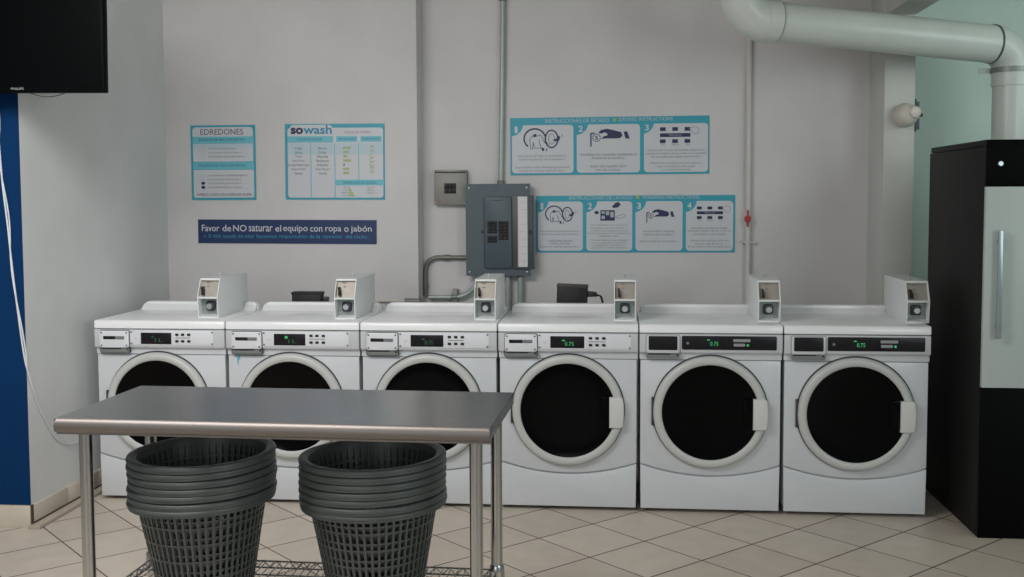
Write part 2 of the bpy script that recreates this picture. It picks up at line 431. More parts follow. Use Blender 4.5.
wash_labels = [
 'white coin washing machine at the row\'s left end, beside the left wall',
 'white coin washing machine with a cyan streak under its drawer, behind the table\'s left half',
 'white coin washing machine below the grey loop conduit, behind the table\'s right part',
 'white coin washing machine with white console, whole round door clear of the table',
 'white coin washing machine with black console, below the red valve pipe',
 'white coin washing machine with black console, beside the tall black cabinet']
coin_off = [.509, .539-.0, .567, .578, .593, .611]
PITCH = .70
digits = ['1L', '1L', '0.75', '0.75', '0.75', '0.75']
for i in range(6):
    black = i >= 4
    w = thing('washing_machine', wash_labels[i], 'washing machine', (i*PITCH+.35, 0, 0), group='coin washing machines in a row')
    def P(name, fn, m, par=w, loc=(0, 0, 0), key=None, ang=35):
        return link(name, shared(key or fn.__name__, fn, m, ang), par, loc)
    P('body', f_body, M_enamel); P('front_panel', f_front, M_enamel); P('kick_panel', f_kick, M_enamel)
    P('console', f_console, M_enamel); P('lid', f_lid, M_lid); P('backsplash', f_splash, M_lid)
    for fx in (-.29, .29):
        for fy in (.08, .62): P('foot', f_foot, M_matte, loc=(fx, fy, 0))
    gring = P('door_gap_ring', f_gapring, M_gapdark)
    d = P('door', f_ring, M_ring, ang=50)
    P('door_glass', f_glass, M_glass, d, ang=60); P('door_handle', f_handle, M_handle, d)
    P('handle_recess', f_grip, M_glass, d); P('hinge', f_hinge, M_gapdark, d)
    dr = P('detergent_drawer', f_drawer, M_enamel if black else M_plate, key='drawer_b' if black else 'drawer_w')
    P('drawer_outline', f_dframe, M_gapdark if not black else M_label, dr, key='dframe_b' if black else 'dframe_w')
    P('drawer_pull', f_pull, M_pull, dr); P('pull_gap', f_pullslit, M_matte, dr)
    if not black:
        P('dispenser_slot', f_slot, M_black, dr); P('slot_insert', f_slotr, M_slotgrey, dr)
        for sx in (-.302, -.162):
            for sz in (.814, .880): P('screw', f_screw, M_screw, dr, (sx, -.028, sz))
        cp = P('control_panel', f_cplate, M_plate)
        for sx in (-.139, .309):
            for sz in (.824, .884): P('screw', f_screw, M_screw, cp, (sx, -.0185, sz))
        P('display', f_disp, M_plateblk, cp)
        for bx in (.115, .147, .181):
            for bz in (.838, .872): P('button', f_btn, M_black, cp, (bx, -.019, bz))
        P('legend_line', f_line, M_label, cp)
        link('panel_symbol', shared('sym', lambda: MB().prism(circ(-.113, .850, .007, 14), 'y', -.0192, -.0182), mat('symbol_grey', (208, 208, 212), .5, noise=.01)), cp)
        gx = .006 if i >= 2 else .012
        text('display_digits', digits[i], M_green if i == 3 else M_greendim, cp, gx-.018, gx+.026, .834, .853, -.0212)
        link('display_indicator', shared('ind%d' % (i == 1), lambda: MB().box((-.026, -.0212, .857), (-.012, -.0202, .863) if i != 1 else (-.010, -.0202, .870)), M_green if i in (1, 3) else M_greendim), cp)
    else:
        P('drawer_plate', f_bdrawer, M_plateblk, dr)
        cp = P('control_panel', f_bplate, M_plateblk)
        P('button_legend', f_bars, M_label, cp)
        text('display_digits', digits[i], M_green, cp, -.003, .036, .840, .860, -.0202)
        link('display_indicator', shared('indb', lambda: MB().box((-.018, -.0202, .866), (-.004, -.0192, .871)).prism(circ(.178, .844, .006, 12), 'y', -.0205, -.0192), M_green), cp)
        link('panel_symbol', shared('symb', lambda: MB().prism(circ(-.112, .852, .007, 14), 'y', -.0203, -.0192), M_slotgrey), cp)
    if i == 1:
        tp = MB().prism([(-.297, .768), (-.279, .770), (-.281, .745), (-.287, .742), (-.289, .713), (-.293, .714)], 'y', .0045, .007)
        tp.build('paint_streak', M_stain, w)
    sx, dx_, ds = ((.958, -.017, .968), (.966, -.0125, .975), (.985, -.006, .99), (.995, 0, 1), (1, 0, 1), (1, 0, 1))[i]
    for q_ in (dr, cp): q_.scale.x = sx; q_.location.x = -.318*(1-sx)
    d.location = (dx_, 0, .508*(1-ds)); d.scale = (ds, 1, ds)
    gring.location = (dx_, 0, .508*(1-ds)); gring.scale = (ds, 1, ds)
    # coin box
    off = coin_off[i]-.35
    cb = P('coin_box', f_coin, M_coin, loc=(off, 0, 0))
    P('coin_plate', f_cup, M_coinplate, cb); P('lock_plate', f_clow, M_lockplate, cb)
    P('lock_ring', f_lockring, M_lockring, cb); P('lock', f_lock, M_chrome, cb)
    P('coin_lever', f_lever, M_black, cb); P('coin_slot', f_slotpl, M_slotgrey, cb); P('plate_marking', f_mark, mat('plate_print', (140, 118, 112), .6, noise=.03), cb)
    P('top_bolt', f_bolt, M_chrome, cb)
    for sx in (.016, .094): P('screw', f_screw, M_chrome, cb, (sx, .160, .970))

# ================================================================== STEEL TABLE
T = thing('work_table', 'long stainless steel work table with wire undershelf, in front of the washers', 'table', (1.624, -1.848, 0), (0, 0, -.026))
hw, hd, tz = .694, .300, .88
t = MB()
prof = [(-hd, .872), (-hd+.004, .878), (-hd+.012, .88), (hd-.004, .88), (hd, .876), (hd, .845), (hd-.003, .845), (hd-.003, .874),
        (-hd+.012, .874), (-hd+.020, .868)]
# rolled front edge
fr = []
for k in range(13):
    a = PI/2+PI*k/12*1.0
    fr.append((-hd+.016+.020*math.cos(a)*.9, .857+.023*math.sin(a)))
prof = [(-hd+.016, .88), (-hd+.016, .874), (hd-.003, .874), (hd-.003, .842), (hd, .842), (hd, .88)]
t.prism(prof, 'x', -hw, hw)
top = t.build('tabletop', M_steel, T, ang=40)
MB().prism(fr+[(-hd+.016, .828), (-hd+.040, .828), (-hd+.04, .834), (-hd+.022, .836), (-hd+.022, .8795)], 'x', -hw-.0004, hw+.0004).build('rolled_edge', M_roll, top, ang=40)
for s in (-1, 1):
    MB().box((s*hw, -hd+.002, .840), (s*(hw-.003), hd, .879)).build('side_flange', M_steel, top)
for lx, ly in ((-.624, -.235), (.642, -.235), (-.624, .222), (.642, .222)):
    lg = MB().cyl((lx, ly, .03), (lx, ly, .872), .0205, 24).build('leg', M_leg, T)
    MB().lathe([(0, 0), (.022, 0), (.026, .006), (.024, .02), (.016, .03), (.016, .04), (0, .04)], 20, Matrix.Translation((lx, ly, 0))).build('foot', M_matte, lg)
    MB().lathe([(.0205, .235), (.027, .235), (.0275, .25), (.0255, .280), (.0235, .284), (.0205, .284)], 24, Matrix.Translation((lx, ly, 0)), closed=True).build('shelf_collar', M_leg, lg)
    MB().box((lx-.03*(1 if lx > 0 else -1)-.02, ly-.03, .838), (lx+.0, ly+.03, .874), .004).build('leg_socket', M_steel, lg)
sh = MB()
SX, SY = .633, .228
zu, zl = .262, .238
for zz in (zu, zl):
    sh.tube([(-SX, -SY, zz), (SX, -SY, zz)], .0032, 6); sh.tube([(-SX, SY, zz), (SX, SY, zz)], .0032, 6)
    sh.tube([(-SX, -SY, zz), (-SX, SY, zz)], .0032, 6); sh.tube([(SX, -SY, zz), (SX, SY, zz)], .0032, 6)
def zig(p, q, n):
    p = Vector(p); q = Vector(q)
    return [p.lerp(q, k/n)+Vector((0, 0, zu if k % 2 else zl)) for k in range(n+1)]
for yy in (-SY, SY): sh.tube(zig((-SX, yy, 0), (SX, yy, 0), 52), .0024, 5)
for xx in (-SX, SX): sh.tube(zig((xx, -SY, 0), (xx, SY, 0), 18), .0024, 5)
for k in range(1, 47):
    xx = -SX+2*SX*k/47; sh.tube([(xx, -SY, zu+.002), (xx, SY, zu+.002)], .0020, 5)
for yy in (-.1, .1): sh.tube([(-SX, yy, zu-.004), (SX, yy, zu-.004)], .003, 6)
sh.build('wire_shelf', M_wire, T, (.009, 0, 0))

# ================================================================== BASKETS
BH, RB, RT = .300, .160, .2155
def basket_rad(z): return RB+(RT-RB)*z/BH
def f_brim():
    prof = [(.2125, .296), (.222, .303), (.236, .3040), (.2428, .3018), (.2450, .2975), (.2450, .2915), (.2420, .2902), (.2415, .2890), (.2425, .2870), (.2420, .2820), (.2390, .2818),
            (.2370, .2900), (.2350, .2975), (.223, .298), (.2145, .291)]
    return MB().lathe(prof, 72, closed=True)
def f_bwall():
    t = MB(); nb = 54; th = .003
    def rad(z): return basket_rad(z)
    for k in range(nb):
        a = 2*PI*k/nb; ca, sa = math.cos(a), math.sin(a)
        tm = bmesh.new(); w = .0040
        vs = []
        for z in (.004, .294):
            r = rad(z)
            for dr, dw in ((0, -w), (0, w), (-th, w), (-th, -w)):
                vs.append(tm.verts.new(((r+dr)*ca-dw*sa, (r+dr)*sa+dw*ca, z)))
        for q in range(4): tm.faces.new((vs[q], vs[(q+1) % 4], vs[4+(q+1) % 4], vs[4+q]))
        bmesh.ops.recalc_face_normals(tm, faces=list(tm.faces)); t._merge(tm)
    for z, h in ((.006, .006), (.060, .0028), (.118, .0028), (.176, .0028), (.234, .0028), (.286, .012)):
        r0, r1 = rad(z-h), rad(z+h)
        t.lathe([(r0+.0006, z-h), (r1+.0006, z+h), (r1-th, z+h), (r0-th, z-h)], 60, closed=True)
    return t
def f_bbase():
    t = MB()
    t.lathe([(RB-.012, 0), (RB+.001, 0), (RB+.001, .006), (RB-.012, .006)], 60, closed=True)
    for k in range(-6, 7):
        p = k*.028; h = math.sqrt(max(0, (RB-.006)**2-p*p))
        t.box((p-.005, -h, .001), (p+.005, h, .004)); t.box((-h, p-.005, .001), (h, p+.005, .004))
    return t
ordn = ['topmost', 'second from top', 'third from top', 'middle one', 'third from bottom', 'second from bottom', 'bottom one']
for side, bx, by, tilt in (('left', 1.299, -1.846, .022), ('right', 1.886, -1.846, .018)):
    for k in range(7):                       # k=0 bottom
        o = thing('laundry_basket', 'dark grey slatted laundry basket, %s of the %s stack under the table' % (ordn[6-k], side), 'laundry basket',
                  (bx+random.uniform(-.002, .002), by+random.uniform(-.002, .002), .2665+k*.0248+(.004 if k else .006)),
                  (.006*k/6+random.uniform(-.006, .006), tilt*(-1)+random.uniform(-.007, .007), random.uniform(0, .1)), group='laundry baskets stacked under the table')
        o.rotation_euler.z = .003*(k % 3)
        link('wall', shared('bwall', f_bwall, M_basket), o); link('rim', shared('brim', f_brim, M_basket, 50), o); link('base', shared('bbase', f_bbase, M_basket), o)

# ================================================================== CABINET ON THE RIGHT
K = thing('tall_cabinet', 'tall black cabinet with a white middle door, at the right edge', 'cabinet', (4.343, -.287, 0))
KW, KD, KH = .90, .885, 1.82
MB().box((0, .02, 0), (.02, KD, KH-.03), .002).build('side_panel', M_cab, K)
MB().box((KW-.02, .02, 0), (KW, KD, KH-.03), .002).build('side_panel', M_cab, K)
MB().box((0, .015, KH-.028), (KW, KD-.02, KH), .002).build('top_panel', M_cab, K)
MB().box((.02, KD-.02, .02), (KW-.02, KD-.004, KH-.03)).build('back_panel', M_cab, K)
MB().box((.02, .03, .0), (KW-.02, KD-.02, .05)).build('base_panel', M_cab, K)
up = MB().box((.0, 0, 1.612), (KW, .02, KH), .002).build('upper_panel', M_cabblk, K)
MB().cyl((.060, .0, 1.712), (.060, -.010, 1.712), .012, 20, bev=.002).build('lock', M_alu, up)
for n_, (xa, xb), hx in (('door', (.0, .448), .056), ('door', (.452, KW), .844)):
    dd = MB().box((xa, -.004, .697), (xb, .02, 1.609), .002).build('door', M_cabwhite, K)
    hb = MB().prism(rrect(hx-.010, .925, hx+.012, 1.415, .003), 'y', -.045, -.030, .002).box((hx-.004, -.032, .97), (hx+.006, -.004, .99)).box((hx-.004, -.032, 1.35), (hx+.006, -.004, 1.37))
    hb.build('handle', M_alu, dd)
    MB().box((xa, 0, .0), (xb, .02, .693), .002).build('lower_door', M_cabblk, K)

# ================================================================== TELEVISION
TVY = -.66
V = thing('television', 'black flat television mounted high in the top left corner', 'television', (-.074, TVY, 2.048), (0, math.radians(.6), 0))
tw = .488
MB().prism(rrect(-tw, 0, tw, .56, .006), 'y', -.02, .025, .003).build('bezel', M_tv, V)
MB().box((-tw+.016, -.0215, .026), (tw-.016, -.019, .545)).build('screen', M_screen, V)
MB().box((-.3, .02, .06), (.3, .055, .46), .01).build('back_cover', M_tv, V)
MB().box((-.24, .05, .2), (-.16, .166, .36), .006).build('wall_bracket', M_tv, V)
text('brand_lettering', 'PHILIPS', M_label, V, .053, .113, .012, .022, -.0208, bold=.01)
lp = []
for k in range(15):
    u = k/14; lp.append((.12+.19*u, .0, .004-.022*math.sin(PI*u)))
MB().tube(lp, .0018, 6).build('dangling_cable', M_matte, V)

# white cable on the blue wall
def smooth(pts, n=6):
    pts = [Vector(p) for p in pts]; out = []
    for i in range(len(pts)-1):
        p0 = pts[max(i-1, 0)]; p1 = pts[i]; p2 = pts[i+1]; p3 = pts[min(i+2, len(pts)-1)]
        for k in range(n):
            t = k/n
            out.append(.5*((2*p1)+(-p0+p2)*t+(2*p0-5*p1+4*p2-p3)*t*t+(-p0+3*p1-3*p2+p3)*t*t*t))
    out.append(pts[-1]); return out
CABLE_A = []; CABLE_B = []
CABLE_A = [(-.20, -.503, 2.06), (-.195, -.503, 1.92), (-.189, -.503, 1.799), (-.180, -.503, 1.635), (-.162, -.503, 1.448), (-.148, -.503, 1.273),
           (-.126, -.503, 1.046), (-.100, -.505, .832), (-.088, -.490, .737), (-.089, -.413, .576), (-.090, -.327, .46), (-.090, -.237, .365), (-.090, -.10, .315), (-.090, .06, .312)]
ca = thing('cable', 'thin white double cable hanging down the blue wall', 'cable', (0, 0, 0))
sp = smooth(CABLE_A)
MB().tube([p for p in sp], .0042, 6).build('strand', M_cable, ca)
MB().tube([Vector((p.x+.004+.008*math.sin(i*.35), p.y-.001, p.z)) for i, p in enumerate(sp) if p.z > .72], .0036, 6).build('strand', M_cable, ca)

# ================================================================== SIGNS
class Sign:
    def __init__(s, name, label, cat, cx, cz, W, H, yw, ang, crop, m):
        s.W, s.H, s.crop = W, H, crop
        s.o = thing(name, label, cat, (cx, yw-.004, cz), (0, ang, 0))
        MB().box((-W/2, -.002, -H/2), (W/2, .006, H/2)).build('board', m, s.o)
    def x(s, u): return -s.W/2+s.W*(u-s.crop[0])/(s.crop[2]-s.crop[0])
    def z(s, v): return s.H/2-s.H*(v-s.crop[1])/(s.crop[3]-s.crop[1])
    def rect(s, name, m, u0, v0, u1, v1, r=0, lv=1, corners=(1, 1, 1, 1)):
        a, b, c, d = s.x(u0), s.z(v1), s.x(u1), s.z(v0); y = -.002-.0006*lv
        pts = rrect(a, b, c, d, r, 5, corners) if r else [(a, b), (c, b), (c, d), (a, d)]
        return MB().prism(pts, 'y', y, y+.0008).build(name, m, s.o)
    def poly(s, name, m, polys, lv=3):
        t = MB(); y = -.002-.0006*lv
        for p in polys: t.prism([(s.x(u), s.z(v)) for u, v in p], 'y', y, y+.0006)
        return t.build(name, m, s.o)
    def ring(s, t, u, v, ru, rv, wd, y, a0=0, a1=2*PI, n=36):
        full = abs(a1-a0) > 6.2
        for k in range(n):
            p, q = a0+(a1-a0)*k/n, a0+(a1-a0)*(k+1)/n
            f = lambda a, d: (s.x(u+(ru+d)*math.cos(a)), s.z(v+(rv+d)*math.sin(a)))
            t.prism([f(p, 0), f(q, 0), f(q, wd), f(p, wd)], 'y', y, y+.0005)
    def stroke(s, t, pts, wd, y):
        for (u0, v0), (u1, v1) in zip(pts, pts[1:]):
            dx, dy = u1-u0, v1-v0; l = math.hypot(dx, dy) or 1; nx, ny = -dy/l*wd/2, dx/l*wd/2; ex, ey = dx/l*wd*.3, dy/l*wd*.3
            t.prism([(s.x(a), s.z(b)) for a, b in ((u0+nx-ex, v0+ny-ey), (u1+nx+ex, v1+ny+ey), (u1-nx+ex, v1-ny+ey), (u0-nx-ex, v0-ny-ey))], 'y', y, y+.0005)
    def text(s, name, body, m, u0, v0, u1, v1, lv=3, bold=0.):
        return text(name, body, m, s.o, s.x(u0), s.x(u1), s.z(v1), s.z(v0), -.002-.0006*lv, bold)

# --- EDREDONES (crop 543x577, board 40..480 x 35..548)
s = Sign('duvet_notice', 'small teal framed notice headed EDREDONES, leftmost on the back wall', 'sign', .270, 1.787, .410, .460, 1.18, 0, (40, 35, 480, 548), P_teal)
s.rect('heading_panel', P_white, 53, 48, 465, 112, .02, 1, (0, 0, 1, 1))
s.rect('heading_band', P_teal2, 53, 112, 470, 158, 0, 1); s.rect('text_panel', P_white, 55, 160, 466, 284); s.rect('text_panel_tint', P_pale, 55, 160, 466, 192, 0, 2)
s.rect('heading_band', P_teal2, 53, 288, 470, 336, 0, 1); s.rect('text_panel', P_white, 55, 340, 468, 532, .012, 1, (1, 1, 0, 0))
s.text('heading', 'EDREDONES', P_dark, 108, 60, 400, 100, 3)
s.text('band_text', 'EQUIPOS DE 8KG SOPORTAN:', P_tealdk, 97, 126, 412, 146); s.text('band_text', 'EQUIPOS DE 16KG SOPORTAN:', P_tealdk, 92, 302, 422, 322)
for k, (tx, u1) in enumerate((('1 (un) Edredón Matrimonial ó', 348), ('1 (un) Edredón Individual Grueso ó', 385), ('2 (dos) Edredón Individuales Delgados', 405))):
    s.text('text_line', tx, P_grey, 157, 188+k*27, u1, 204+k*27)
    t = MB(); s.ring(t, 124, 196+k*27, 14-k*1, 9, 2, -.0038); t.build('pictogram', P_hair, s.o)
for k, (tx, u1) in enumerate((('3 (tres) Edredones Individuales Delgados ó', 424), ('2 (dos) Edredones Matrimoniales ó', 378), ('1 (un) Edredón King Size Grueso ó', 378), ('2 (dos) Edredón King Size Delgados', 384))):
    s.text('text_line', tx, P_grey, 150, 372+k*27, u1, 388+k*27)
    if k < 2:
        t = MB(); s.ring(t, 118, 380+k*27, 14, 9, 2, -.0038); t.build('pictogram', P_hair, s.o)
    else:
        s.poly('pictogram', P_navy, [[(108, 424+(k-2)*28), (118, 421+(k-2)*28), (132, 425+(k-2)*28), (135, 436+(k-2)*28), (126, 443+(k-2)*28), (108, 441+(k-2)*28)]])
s.text('footer_text', 'AMBOS CASOS SIN AGREGAR ROPA.', P_dark, 75, 502, 452, 520)

# --- sowash (crop 730x577: 38..695 x 40..545)
s = Sign('wash_cycle_board', 'teal framed wash cycle board with large two-tone blue lettering, above the dark blue banner', 'sign', .973, 1.788, .620, .462, 1.18, .004, (38, 40, 695, 545), P_teal)
s.rect('white_panel', P_white, 55, 66, 686, 532, .018)
s.rect('heading_band', P_teal2, 55, 122, 357, 164, 0, 2); s.rect('heading_band', P_teal2, 378, 122, 517, 161, 0, 2); s.rect('heading_band', P_teal2, 538, 122, 676, 161, 0, 2)
s.rect('heading_band', P_teal2, 372, 412, 692, 450, 0, 2)
for u0, u1 in ((56, 204), (215, 362), (376, 520), (532, 686)): s.rect('column_tint', P_pale, u0, 171, u1, 245, 0, 2)
for u, v1 in ((209, 532), (368, 532), (526, 412)): s.rect('column_rule', P_teal2, u-3, 166, u+3, v1, 0, 2)
s.rect('lettering_back', P_white, 72, 46, 352, 112, .02, 2)
s.text('lettering_dark', 'so', P_navy, 77, 64, 160, 108, 4, .042); s.text('lettering_light', 'wash', P_tealtxt, 160, 48, 350, 108, 4, .022)
s.text('heading', 'CICLOS DE LAVADO', P_pink, 432, 87, 610, 104); s.text('band_text', 'CICLOS DE LAVADO', P_tealdk, 118, 134, 285, 150)
s.text('band_text', 'TIPO DE LAVADO', P_tealdk, 388, 134, 505, 149); s.text('band_text', 'COMPLEMENTO', P_tealdk, 548, 134, 664, 149); s.text('band_text', 'SIMBOLOGIA DE LAVADO', P_tealdk, 422, 424, 642, 440)
for k, (a, b, n, cx) in enumerate((('Toallas', 'Blancos', 4, 0), ('Camisas', 'Colcha', 3, 0), ('Tapete', 'Mezclilla', 2, 0), ('Ropa Casual', 'Resistente', 4, 0), ('Edredón Matrimonial', 'Delicados', 1, 0), ('Ropa Interior', 'Color Oscuro', 3, 0), ('Sábanas', 'Normal', 3, 0))):
    v = 194+k*28
    wa = 3.6*len(a); wb = 4*len(b)
    s.text('text_line', a, P_dark, 127-wa, v, 127+wa, v+15); s.text('text_line', b, P_dark, 287-wb, v, 287+wb, v+15)
    s.poly('rating_marks', P_lime if n > 1 else P_grey, [[(424+q*13, v-2), (434+q*13, v-2), (434+q*13, v+14), (424+q*13, v+14)] for q in range(n)])
    t = MB(); s.ring(t, 613, v+4, 12, 9, 4, -.0038, 0 if k not in (0, 1, 5, 6) else PI, 2*PI if k in (0, 1, 5, 6) else 1.6*PI, 14)
    if k in (0, 1, 5, 6): s.stroke(t, [(613, v-5), (613, v+14)], 4, -.0038)
    t.build('cycle_symbol', P_lime, s.o)
for k, (a, n) in enumerate((('Frío', 1), ('Tibio', 2), ('Caliente', 3), ('Extra', 4))):
    s.text('text_line', a, P_grey, 450-6*len(a), 459+k*17, 452, 470+k*17)
    s.poly('rating_marks', P_lime, [[(457+q*10, 459+k*17), (465+q*10, 459+k*17), (465+q*10, 471+k*17), (457+q*10, 471+k*17)] for q in range(n)])
for k, a in enumerate(('Suave', 'Medio', 'Fuerte')):
    s.text('text_line', a, P_grey, 580, 459+k*17, 610, 470+k*17)
    t = MB(); s.ring(t, 621, 465+k*17, 5, 4, 2, -.0038, 0, 2*PI, 12); t.build('cycle_symbol', P_lime, s.o)

# --- blue banner (crop 907x577: 76..810 x 450..553)
s = Sign('blue_banner_sign', 'long dark blue sign asking not to overload the machines, white letters', 'sign', .664, 1.360, 1.128, .147, 1.18, .0055, (76, 450, 810, 553), P_navyb)
yy = -.0044
def words(sg, name, items, m, v0, v1, bold, lv=2, desc=()):
    for w_, a, b in items:
        dn = .24*(v1-v0) if any(ch in w_ for ch in 'pqgjy') else 0
        up_ = 0 if any(ch in w_ for ch in 'FNObdlhtkSfijó') else .27*(v1-v0)
        sg.text(name, w_, m, a, v0+up_, b, v1+dn, lv, bold)
words(s, 'main_words', [('Favor', 92, 165), ('de', 178, 214), ('NO', 222, 278), ('saturar', 287, 386), ('el', 397, 421), ('equipo', 429, 530), ('con', 540, 590), ('ropa', 602, 667), ('o', 679, 697), ('jabón', 706, 791)], P_white, 473, 501, .006)
words(s, 'small_words', [('*', 101, 109), ('Si', 119, 131), ('esto', 139, 171), ('sucede', 180, 234), ('no', 242, 263), ('nos', 271, 307), ('hacemos', 319, 402), ('responsables', 412, 528), ('de', 536, 557), ('la', 565, 582), ('reposición', 590, 670), ('del', 684, 711), ('ciclo.', 719, 778)], P_tealtxt, 513, 529, .006)

# --- pictograms for the instruction signs (coordinates in a 907x577 crop, panel 1 & 2 of the drying sign)
def drum(s, fx, fy):
    q = lambda u, v: (fx(u), fy(v)); k = fx(1)-fx(0)
    y = -.0040
    t = MB(); s.ring(t, fx(250), fy(232), 82*k, 76*k, 13*k, y, PI*.72, PI*1.92); s.ring(t, fx(390), fy(235), 46*k, 66*k, 12*k, y); t.build('pictogram_drum', P_navy, s.o)
    t = MB(); s.ring(t, fx(390), fy(235), 22*k, 40*k, 4*k, y)
    s.stroke(t, [q(215, 315), q(208, 235), q(232, 208), q(262, 212), q(300, 200), q(330, 262), q(372, 282)], 5*k, y)
    s.stroke(t, [q(215, 315), q(232, 318), q(238, 262), q(248, 310), q(300, 310), q(285, 240)], 5*k, y); s.stroke(t, [q(330, 262), q(352, 266)], 8*k, y)
    t.build('pictogram_garment', P_dark, s.o)
    s.poly('pictogram_arrow', P_navy, [[q(400, 245), q(440, 228), q(450, 205), q(462, 222), q(455, 248), q(420, 258)], [q(304, 312), q(318, 305), q(330, 322), q(325, 338), q(310, 332)],
            [q(240, 195), q(262, 192), q(268, 212), q(250, 220), q(232, 212)]])
    s.text('pictogram_number', '2', P_dark, fx(470), fy(198), fx(486), fy(222)); s.text('pictogram_number', '1', P_dark, fx(344), fy(314), fx(354), fy(336))
def hand(s, fx, fy):
    q = lambda u, v: (fx(u), fy(v)); k = fx(1)-fx(0); y = -.0040
    s.poly('pictogram_hand', P_navy, [[q(775, 190), q(800, 165), q(850, 156), q(910, 170), q(965, 185), q(975, 215), q(955, 236), q(905, 238), q(850, 236), q(800, 240), q(822, 218), q(850, 212), q(852, 198), q(830, 186), q(800, 196)],
            [q(985, 182), q(1015, 180), q(1035, 240), q(1000, 240)]])
    t = MB(); s.ring(t, fx(762), fy(230), 28*k, 28*k, 6*k, y-.0003)
    s.stroke(t, [q(742, 192), q(716, 194), q(716, 300)], 12*k, y); t.build('pictogram_coin', P_dark, s.o)
    s.text('pictogram_coin_mark', 'S', P_navy, fx(750), fy(214), fx(774), fy(248), 4, .03)
    s.poly('pictogram_coin_face', P_white, [[(fx(762)+27*k*math.cos(a*PI/8), fy(230)+27*k*math.sin(a*PI/8)) for a in range(16)]], 3.4)
def keys(s, fx, fy):
    q = lambda u, v: (fx(u), fy(v)); k = fx(1)-fx(0); y = -.0040
    s.poly('pictogram_keys', P_navy, [[q(a, b), q(a+46, b), q(a+46, b+31), q(a, b+31)] for a in (458, 558, 658) for b in (150, 250)]+[[q(458, 200), q(706, 200), q(706, 231), q(458, 231)]])
    s.text('pictogram_key_text', 'TIPO CICLO', P_hair, fx(530), fy(209), fx(632), fy(223), 4)
    for a, tx in ((482, 'Frio'), (582, 'Normal'), (682, 'Tibio')): s.text('pictogram_key_text', tx, P_grey, fx(a-(14 if a != 582 else 28)), fy(287), fx(a+(14 if a != 582 else 28)), fy(301))
    t = MB(); s.ring(t, fx(746), fy(178), 26*k, 28*k, 3.5*k, y, -.7*PI, .75*PI); s.stroke(t, [q(730, 152), q(690, 160), q(712, 178), q(722, 198)], 4*k, y); t.build('pictogram_finger', P_grey, s.o)
def corner(s, u0, v0, u1, v1, num, kk=1.):
    # teal quarter disc with step number, at the panel's upper left
    pts = [(u0, v0)]+[(u0+(u1-u0)*math.cos(a*PI/20), v0+(v1-v0)*math.sin(a*PI/20)) for a in range(11)]
    s.poly('step_corner', P_teal, [pts], 2)
    s.text('step_number', num, P_white, u0+(u1-u0)*(.34 if num == '1' else .24), v0+(v1-v0)*.22, u0+(u1-u0)*.56, v0+(v1-v0)*.74, 4, .03)
def lines(s, rows, m=P_grey):
    for tx, c, v, hw_, h in rows: s.text('text_line', tx, m, c-hw_, v-h/2, c+hw_, v+h/2)

# --- drying instructions (crop 902x577: 38..755 x 60..270)
s = Sign('drying_instruction_sign', 'teal three-panel sign with drying instructions, upper of two', 'sign', 2.644, 1.881, 1.216, .352, 1.36, -.0035, (38, 61, 755, 271), P_teal)
for a, b in ((44, 268), (280, 508), (522, 750)): s.rect('step_panel', P_white, a, 88, b, 264, .022)
s.text('heading', 'INSTRUCCIONES DE SECADO', P_pale, 166, 66, 397, 80); s.text('heading', 'DRYING INSTRUCTIONS', P_pale, 433, 64, 625, 77)
s.poly('heading_mark', P_lime, [[(411, 67), (423, 67), (423, 78), (411, 78)]])
r = 902/907*250/250*(110/250)       # panel crop px -> sign crop px
fx = lambda u: (505+u*110/907-500)*902/250; fy = lambda v: (110+v*70/577-100)*577/160
corner(s, 38, 82, 86, 128, '1'); corner(s, 276, 82, 322, 126, '2'); corner(s, 516, 82, 558, 124, '3')
drum(s, fx, fy); hand(s, fx, fy)
fx3 = lambda u: (605+u*110/907-500)*902/250
keys(s, fx3, fy)
lines(s, [('Introduce la ropa en la secadora.', 155, 201, 88, 10), ('Cierra la puerta de la secadora.', 155, 214, 86, 10), ('Load clothes into the drying machine.', 155, 243, 100, 10), ('Close the drying machine door.', 155, 256, 84, 10),
          ('Introduce las monedas necesarias al', 394, 197, 100, 10), ('fichero de la secadora.', 394, 210, 60, 10), ('Insert the needed coins', 394, 240, 64, 10), ('into the coinbox.', 394, 253, 46, 10),
          ('Selecciona el ciclo de secado deseado y', 636, 185, 102, 9), ('espera el tiempo de acuerdo a la cantidad', 636, 197, 106, 9), ('de monedas que hayas introducido.', 636, 209, 88, 9),
          ('Choose the drying cycle and select it,', 636, 232, 92, 9), ('wait according to the coins', 636, 244, 68, 9), ('you have introduced.', 636, 256, 52, 9)])

# --- washing instructions (crop 902x577: 130..847 x 345..551)
s = Sign('washing_instruction_sign', 'teal four-panel sign with washing instructions, lower of two, beside the electrical panel', 'sign', 2.803, 1.401, 1.214, .350, 1.36, -.0015, (130, 345, 847, 551), P_teal)
for a, b in ((136, 300), (313, 479), (491, 660), (672, 840)): s.rect('step_panel', P_white, a, 366, b, 545, .022)
s.text('heading', 'INSTRUCCIONES DE LAVADO', P_pale, 250, 347, 479, 359); s.text('heading', 'WASHING INSTRUCTIONS', P_pale, 516, 346, 720, 358)
s.poly('heading_mark', P_lime, [[(492, 346), (504, 346), (504, 358), (492, 358)]])
for a, n_ in ((131, '1'), (309, '2'), (486, '3'), (667, '4')): corner(s, a, 361, a+44, 406, n_)
fw = lambda u: 168+(u-160)*.31; fv = lambda v: 377+(v-148)*.345
drum(s, lambda u: 164+(u-160)*.347, lambda v: 382+(v-148)*.345)
hand(s, lambda u: 530+(u-710)*.31, lambda v: 395+(v-156)*.33)
keys(s, lambda u: 711+(u-458)*.375, lambda v: 386+(v-150)*.345)
